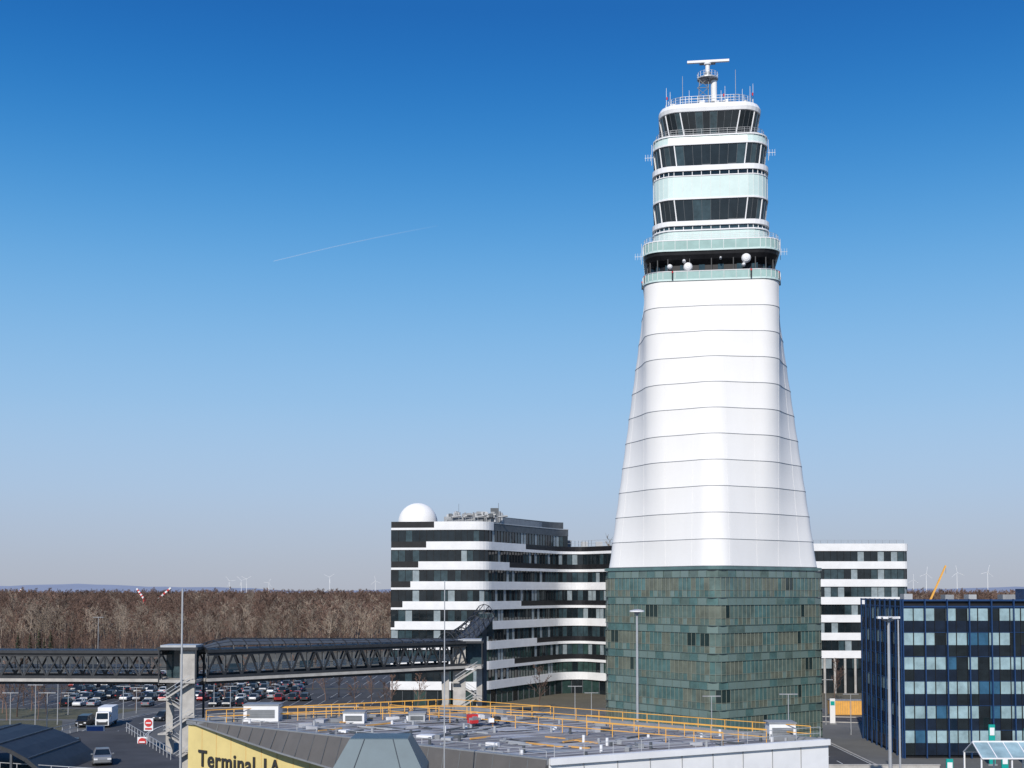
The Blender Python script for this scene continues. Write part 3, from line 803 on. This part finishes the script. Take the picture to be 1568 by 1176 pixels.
w.loft([[(-.95,y,.35),(.95,y,.35),(.97,y,1.1),(.85,y,zt),(-.85,y,zt),(-.97,y,1.1)] for y,zt in((-2.45,1.15),(-1.7,1.3),(-1.0,1.9),(2.4,1.95),(2.5,1.8))],paints[1],True,True)
w.add([(-.8,-1.72,1.32),(.8,-1.72,1.32),(.75,-1.02,1.88),(-.75,-1.02,1.88)],[(0,1,2,3)],'dglass')
for x in(-1,1):
    w.box(x*.65,-2.47,.85,.35,.06,.18,'white'); w.box(x*.955,.6,1.45,.03,2.6,.45,'dglass')
    for y in(-1.6,1.6): w.tube((x*.75,y,.36),(x*.98,y,.36),.36,.36,14,'rubber')
w.box(0,-2.5,.6,.5,.03,.12,'white')
w.obj('dark_van',loc=(gx(133,212),212,.03),rotz=.1)

# ------------------------------------------------------------ street furniture
def lamp(u,Y,ztop,hw=1.1,name='street_lamp',kind=0,zb=0,r=.14):
    w=MB()
    w.tube((0,0,0),(0,0,ztop-zb),r,r*.65,10,'galv'); w.tube((0,0,0),(0,0,.5),r*1.6,r*1.5,10,'grey')
    z=ztop-zb
    if kind==0:
        w.tube((0,0,z-.55),(0,0,z-.2),.12,hw*.5,12,'galv'); w.tube((0,0,z-.2),(0,0,z-.05),hw,hw,20,'white'); w.tube((0,0,z-.05),(0,0,z+.1),hw,.2,20,'galv')
    elif kind==1:
        for i in range(6):
            t=i*math.pi/3; w.beam((0,0,z-.6),(hw*math.cos(t),hw*math.sin(t),z-.15),.07,'galv'); w.box(hw*math.cos(t),hw*math.sin(t),z-.1,.5,.5,.22,'white',t)
        w.tube((0,0,z-.12),(0,0,z),hw,hw,16,'galv')
    elif kind==2:
        w.tube((0,0,z),(0,0,z+.12),r,.01,8,'galv')
    elif kind==3:
        w.beam((-.9,0,z),(.9,0,z),.1,'galv'); w.box(-.9,0,z,.7,.3,.14,'grey'); w.box(.9,0,z,.7,.3,.14,'grey')
    w.obj(name,loc=(gx(u,Y),Y,zb))
lamp(975,135,gz(934,135),.8,kind=0,r=.17)
lamp(1359,128,gz(944,128),.9,kind=1,r=.2)
lamp(1374,140,gz(950,140),.2,'flag_pole',2,r=.13)
lamp(280,112,gz(903,112),.2,'lightning_mast',2,r=.12)
lamp(681,78,gz(892,78),.2,'lightning_mast',2,zb=11.0,r=.045)
for u,Y,v in((58,205,1048),(92,215,1040),(108,232,1060),(192,225,1050),(212,235,1052),(330,248,1040),(905,225,1060),(1088,170,1065),(1205,168,1062),(1300,200,1062),(1262,215,1040),(1245,250,1010),(355,245,1050),(880,220,1050),(152,300,945),(20,190,1060),(76,180,1060)):
    lamp(u,Y,gz(v,Y),.5,kind=3,r=.08)
def no_entry(u,v,Y):
    w=MB(); z=gz(v,Y)
    w.tube((0,0,0),(0,0,z+.5),.06,.06,8,'galv'); w.box(0,-.07,z,1.1,.05,1.5,'white')
    w.tube((0,-.1,z+.2),(0,-.14,z+.2),.45,.45,24,'red'); w.box(0,-.16,z+.2,.62,.03,.15,'white'); w.box(0,-.12,z-.5,.8,.03,.2,'red')
    w.obj('no_entry_sign',loc=(gx(u,Y),Y,0))
no_entry(231,1108,150); no_entry(222,1137,138)
w=MB(); w.tube((-.9,0,0),(-.9,0,3.2),.08,.08,8,'galv'); w.tube((.9,0,0),(.9,0,3.2),.08,.08,8,'galv'); w.box(0,-.1,3.4,2.6,.08,1.6,'white'); w.box(0,-.15,3.4,2.3,.03,1.3,'sblue')
w.obj('direction_sign',loc=(gx(150,175),175,0))
w=MB(); rings=[]
for j in range(13):
    t=math.pi*(.15+.7*j/12); rings.append([(gx(18,118)-9*math.cos(t)-2,y,4.2+6.6*math.sin(t)-1.2) for y in(112,126)])
w.loft(rings,'dark',False); 
for j in range(0,13,2):
    a=rings[j]; w.beam((a[0][0],112,a[0][2]+.05),(a[1][0],126,a[1][2]+.05),.12,'dgrey')
for j in range(12): w.beam(rings[j][0],rings[j+1][0],.35,'dark'); 
for xx in(0,3,6,9,12): w.beam(rings[xx][0],(rings[xx][0][0],112,0),.2,'dgrey'); w.beam(rings[xx][1],(rings[xx][1][0],126,0),.2,'dgrey')
w.obj('bus_station_canopy')
w=MB(); w.prism([(-56,118),(-28.5,107.5),(-33,125),(-46,150),(-52,150)],0,6.2,'conc','asph')
rail2(w,[(-56,118),(-28.7,107.6)],6.2,1.1,'galv',2,.06); rail2(w,[(-34,124.5),(-46,149)],6.2,1.1,'galv',2,.06); rail2(w,[(-55.6,118.6),(-52,149.5)],6.2,1.1,'galv',2,.06)
w.obj('elevated_ramp')
for x,y,a in((-45,128,1.9),(-40,122,1.9)): inst('car',cms[R.choice(wts)],(x,y,6.22),a)
w=MB()
gx0,gy0=gx(1530,125),125
for i in range(8):
    x=gx0-3+i*1.5
    w.beam((x,gy0-2.5,6.6),(x,gy0,7.9),.1,'white'); w.beam((x,gy0,7.9),(x,gy0+2.5,6.6),.1,'white')
    if i%2==0:
        for y in(-2.3,2.3): w.beam((x,gy0+y,0),(x,gy0+y,6.6),.14,'white')
    if i<7:
        w.add([(x+.06,gy0-2.5,6.65),(x+1.44,gy0-2.5,6.65),(x+1.44,gy0-.05,7.9),(x+.06,gy0-.05,7.9)],[(0,1,2,3)],'bluep')
        w.add([(x+.06,gy0+2.5,6.65),(x+1.44,gy0+2.5,6.65),(x+1.44,gy0+.05,7.9),(x+.06,gy0+.05,7.9)],[(0,1,2,3)],'bluep')
for y,z in((-2.5,6.6),(0,7.95),(2.5,6.6)): w.beam((gx0-3,gy0+y,z),(gx0+7.5,gy0+y,z),.14,'white')
w.obj('glass_shelter')
for u,v,Y in((1449,1160,150),(1514,1108,165),(1568,1114,165),(1533,1150,152)):
    z=gz(v,Y); w=MB(); w.box(0,0,z/2,.8,.25,z,'turq'); w.box(0,-.15,z-.9,.6,.05,1.0,'white'); w.box(0,0,.1,1.2,.5,.2,'grey'); w.obj('information_totem',loc=(gx(u,Y),Y,0))
w=MB(); w.box(0,0,1.4,6,2.5,2.6,'canvas')
for i in range(14): w.box(-2.8+i*.43,-1.27,1.4,.16,.06,2.4,'orange')
w.box(0,0,2.76,6.1,2.6,.1,'grey'); w.obj('site_container',loc=(gx(1292,232),232,0))
w=MB(); w.box(0,0,2.2,.9,.3,4.4,'white'); w.box(0,-.17,3.6,.7,.04,.7,'turq'); w.box(0,0,.1,1.2,.6,.2,'grey'); w.obj('advertising_pillar',loc=(gx(1272,216),216,0))
w=MB(); w.box(47,158,.5,14,.3,1.0,'conc'); w.box(47,158,1.05,14.2,.4,.12,'conc'); w.obj('concrete_wall')

# ------------------------------------------------------------ cranes, turbines
def crane(name,u0,v0,u1,v1,Y,k1,k2,th):
    w=MB(); a=Vector((gx(u0,Y),Y,gz(v0,Y))); b=Vector((gx(u1,Y),Y,gz(v1,Y))); n=8
    w.box(a.x,a.y,1.2,th*5,th*3,2.0,k1); w.beam((a.x,a.y,2),a,th*1.3,k1)
    for i in range(n):
        p=a.lerp(b,i/n);q=a.lerp(b,(i+1)/n); k=k1 if i%2==0 else k2; wt=th*(1-.06*i)
        for o in(-.5,.5):
            w.beam(p+Vector((0,o*wt,0)),q+Vector((0,o*wt,0)),th*.35,k,th*.9)
        w.beam(p+Vector((0,-.5*wt,0)),q+Vector((0,.5*wt,0)),th*.2,k)
    w.tube(b,(b.x,b.y,b.z-th*5),th*.08,th*.08,6,'dark'); w.obj(name)
crane('mobile_crane',1424,918,1448,866,330,'orange','orange',.42)
for u0,v0,u1,v1 in((222,918,210,901),(240,920,262,900),(25,914,34,902)): crane('tower_crane',u0,v0,u1,v1,900,'red','white',1.3)
def turbine(u,vt,Y):
    w=MB(); z=gz(vt,Y); w.tube((0,0,0),(0,0,z),2.2,1.3,10,'white'); w.box(0,2,z+1,4,10,4,'white'); a0=R.uniform(0,2)
    for i in range(3):
        t=a0+i*2.094; c=Vector((math.cos(t),0,math.sin(t))); w.beam(Vector((0,-4,z+1)),Vector((0,-4,z+1))+c*44,1.5,'white',1.2)
    w.tube((0,-5,z+1),(0,-2,z+1),1.5,2,10,'white'); w.obj('wind_turbine',loc=(gx(u,Y),Y,0))
for u,vt,Y in((1418,879,7500),(1465,877,7500),(1512,876,7500),(1398,888,9500),(370,889,9500),(378,887,9800),(352,890,9500),(505,884,9000),(412,892,10500),(575,890,10000)): turbine(u,vt,Y)

# contrail: real thin cloud streak high up
m=bpy.data.materials.new('ice_cloud'); m.use_nodes=True; nt=m.node_tree; b=nt.nodes['Principled BSDF']; b.inputs['Base Color'].default_value=(.9,.9,.9,1); b.inputs['Roughness'].default_value=1
tcn=nt.nodes.new('ShaderNodeTexCoord'); sp=nt.nodes.new('ShaderNodeSeparateXYZ'); nt.links.new(tcn.outputs['Generated'],sp.inputs[0])
mr=nt.nodes.new('ShaderNodeMapRange'); mr.inputs[1].default_value=0; mr.inputs[2].default_value=1; mr.inputs[3].default_value=.15; mr.inputs[4].default_value=.01
nt.links.new(sp.outputs[0],mr.inputs[0]); nt.links.new(mr.outputs[0],b.inputs['Alpha']); M['ice']=m
w=MB(); Yc=20000
a=Vector((gx(415,Yc),Yc,gz(390,Yc)-50));b2=Vector((gx(660,Yc),Yc+1500,gz(292,Yc)-50)); pr=a
for i in range(1,13):
    t=i/12; q=a.lerp(b2,t)+Vector((0,0,25*math.sin(math.pi*t))); rr=5+6*t; w.tube(pr,q,rr,rr+.5,8,'ice',False); pr=q
w.obj('contrail')

# ------------------------------------------------------------ light, sky, camera
W=bpy.data.worlds.new('World'); S.world=W; W.use_nodes=True; nt=W.node_tree
bgn=nt.nodes['Background']; sky=nt.nodes.new('ShaderNodeTexSky'); sky.sky_type='NISHITA'; sky.sun_disc=False
el=math.radians(33); az=math.radians(194)
STR=0.1
sky.sun_elevation=el; sky.sun_rotation=az; sky.altitude=200; sky.air_density=1.0; sky.dust_density=0.3; sky.ozone_density=3.0
tcw=nt.nodes.new('ShaderNodeTexCoord'); sx=nt.nodes.new('ShaderNodeSeparateXYZ'); nt.links.new(tcw.outputs['Generated'],sx.inputs[0])
rp_=nt.nodes.new('ShaderNodeValToRGB'); cr=rp_.color_ramp; cr.interpolation='B_SPLINE'
stops=[(0.0,(.38,.42,.53)),(.035,(.40,.46,.60)),(.08,(.41,.54,.74)),(.15,(.32,.55,.82)),(.25,(.12,.41,.78)),(.34,(.015,.23,.63)),(.43,(.0,.12,.46)),(1.0,(.0,.08,.34))]
cr.elements[0].position=0; cr.elements[1].position=1
for i,(p,c) in enumerate(stops):
    e_=cr.elements[0] if i==0 else (cr.elements[len(cr.elements)-1] if i==len(stops)-1 else cr.elements.new(p))
    e_.color=(*c,1)
nt.links.new(sx.outputs[2],rp_.inputs[0])
sc=nt.nodes.new('ShaderNodeVectorMath'); sc.operation='SCALE'; sc.inputs['Scale'].default_value=1/STR; nt.links.new(rp_.outputs[0],sc.inputs[0])
mx=nt.nodes.new('ShaderNodeMix'); mx.data_type='RGBA'; mx.inputs[0].default_value=.88
nt.links.new(sky.outputs[0],mx.inputs[6]); nt.links.new(sc.outputs[0],mx.inputs[7]); nt.links.new(mx.outputs[2],bgn.inputs[0]); bgn.inputs[1].default_value=STR
sd=Vector((math.sin(az)*math.cos(el),math.cos(az)*math.cos(el),math.sin(el)))
sl=bpy.data.lights.new('sun','SUN'); sl.energy=4.1; sl.angle=math.radians(.5); sl.color=(1,.95,.88)
so=bpy.data.objects.new('sun',sl); S.collection.objects.link(so); so.rotation_euler=sd.to_track_quat('Z','Y').to_euler()
cam=bpy.data.cameras.new('camera'); co=bpy.data.objects.new('camera',cam); S.collection.objects.link(co)
PITCH=math.radians(2.6)
co.location=(0,0,EYE); co.rotation_euler=(math.pi/2+PITCH,0,0); cam.sensor_width=36; cam.lens=36*F/1568; cam.shift_y=(317-F*math.tan(PITCH))/1568; cam.clip_start=1; cam.clip_end=60000
S.camera=co
S.view_settings.view_transform='Standard'; S.view_settings.look='None'; S.view_settings.exposure=0
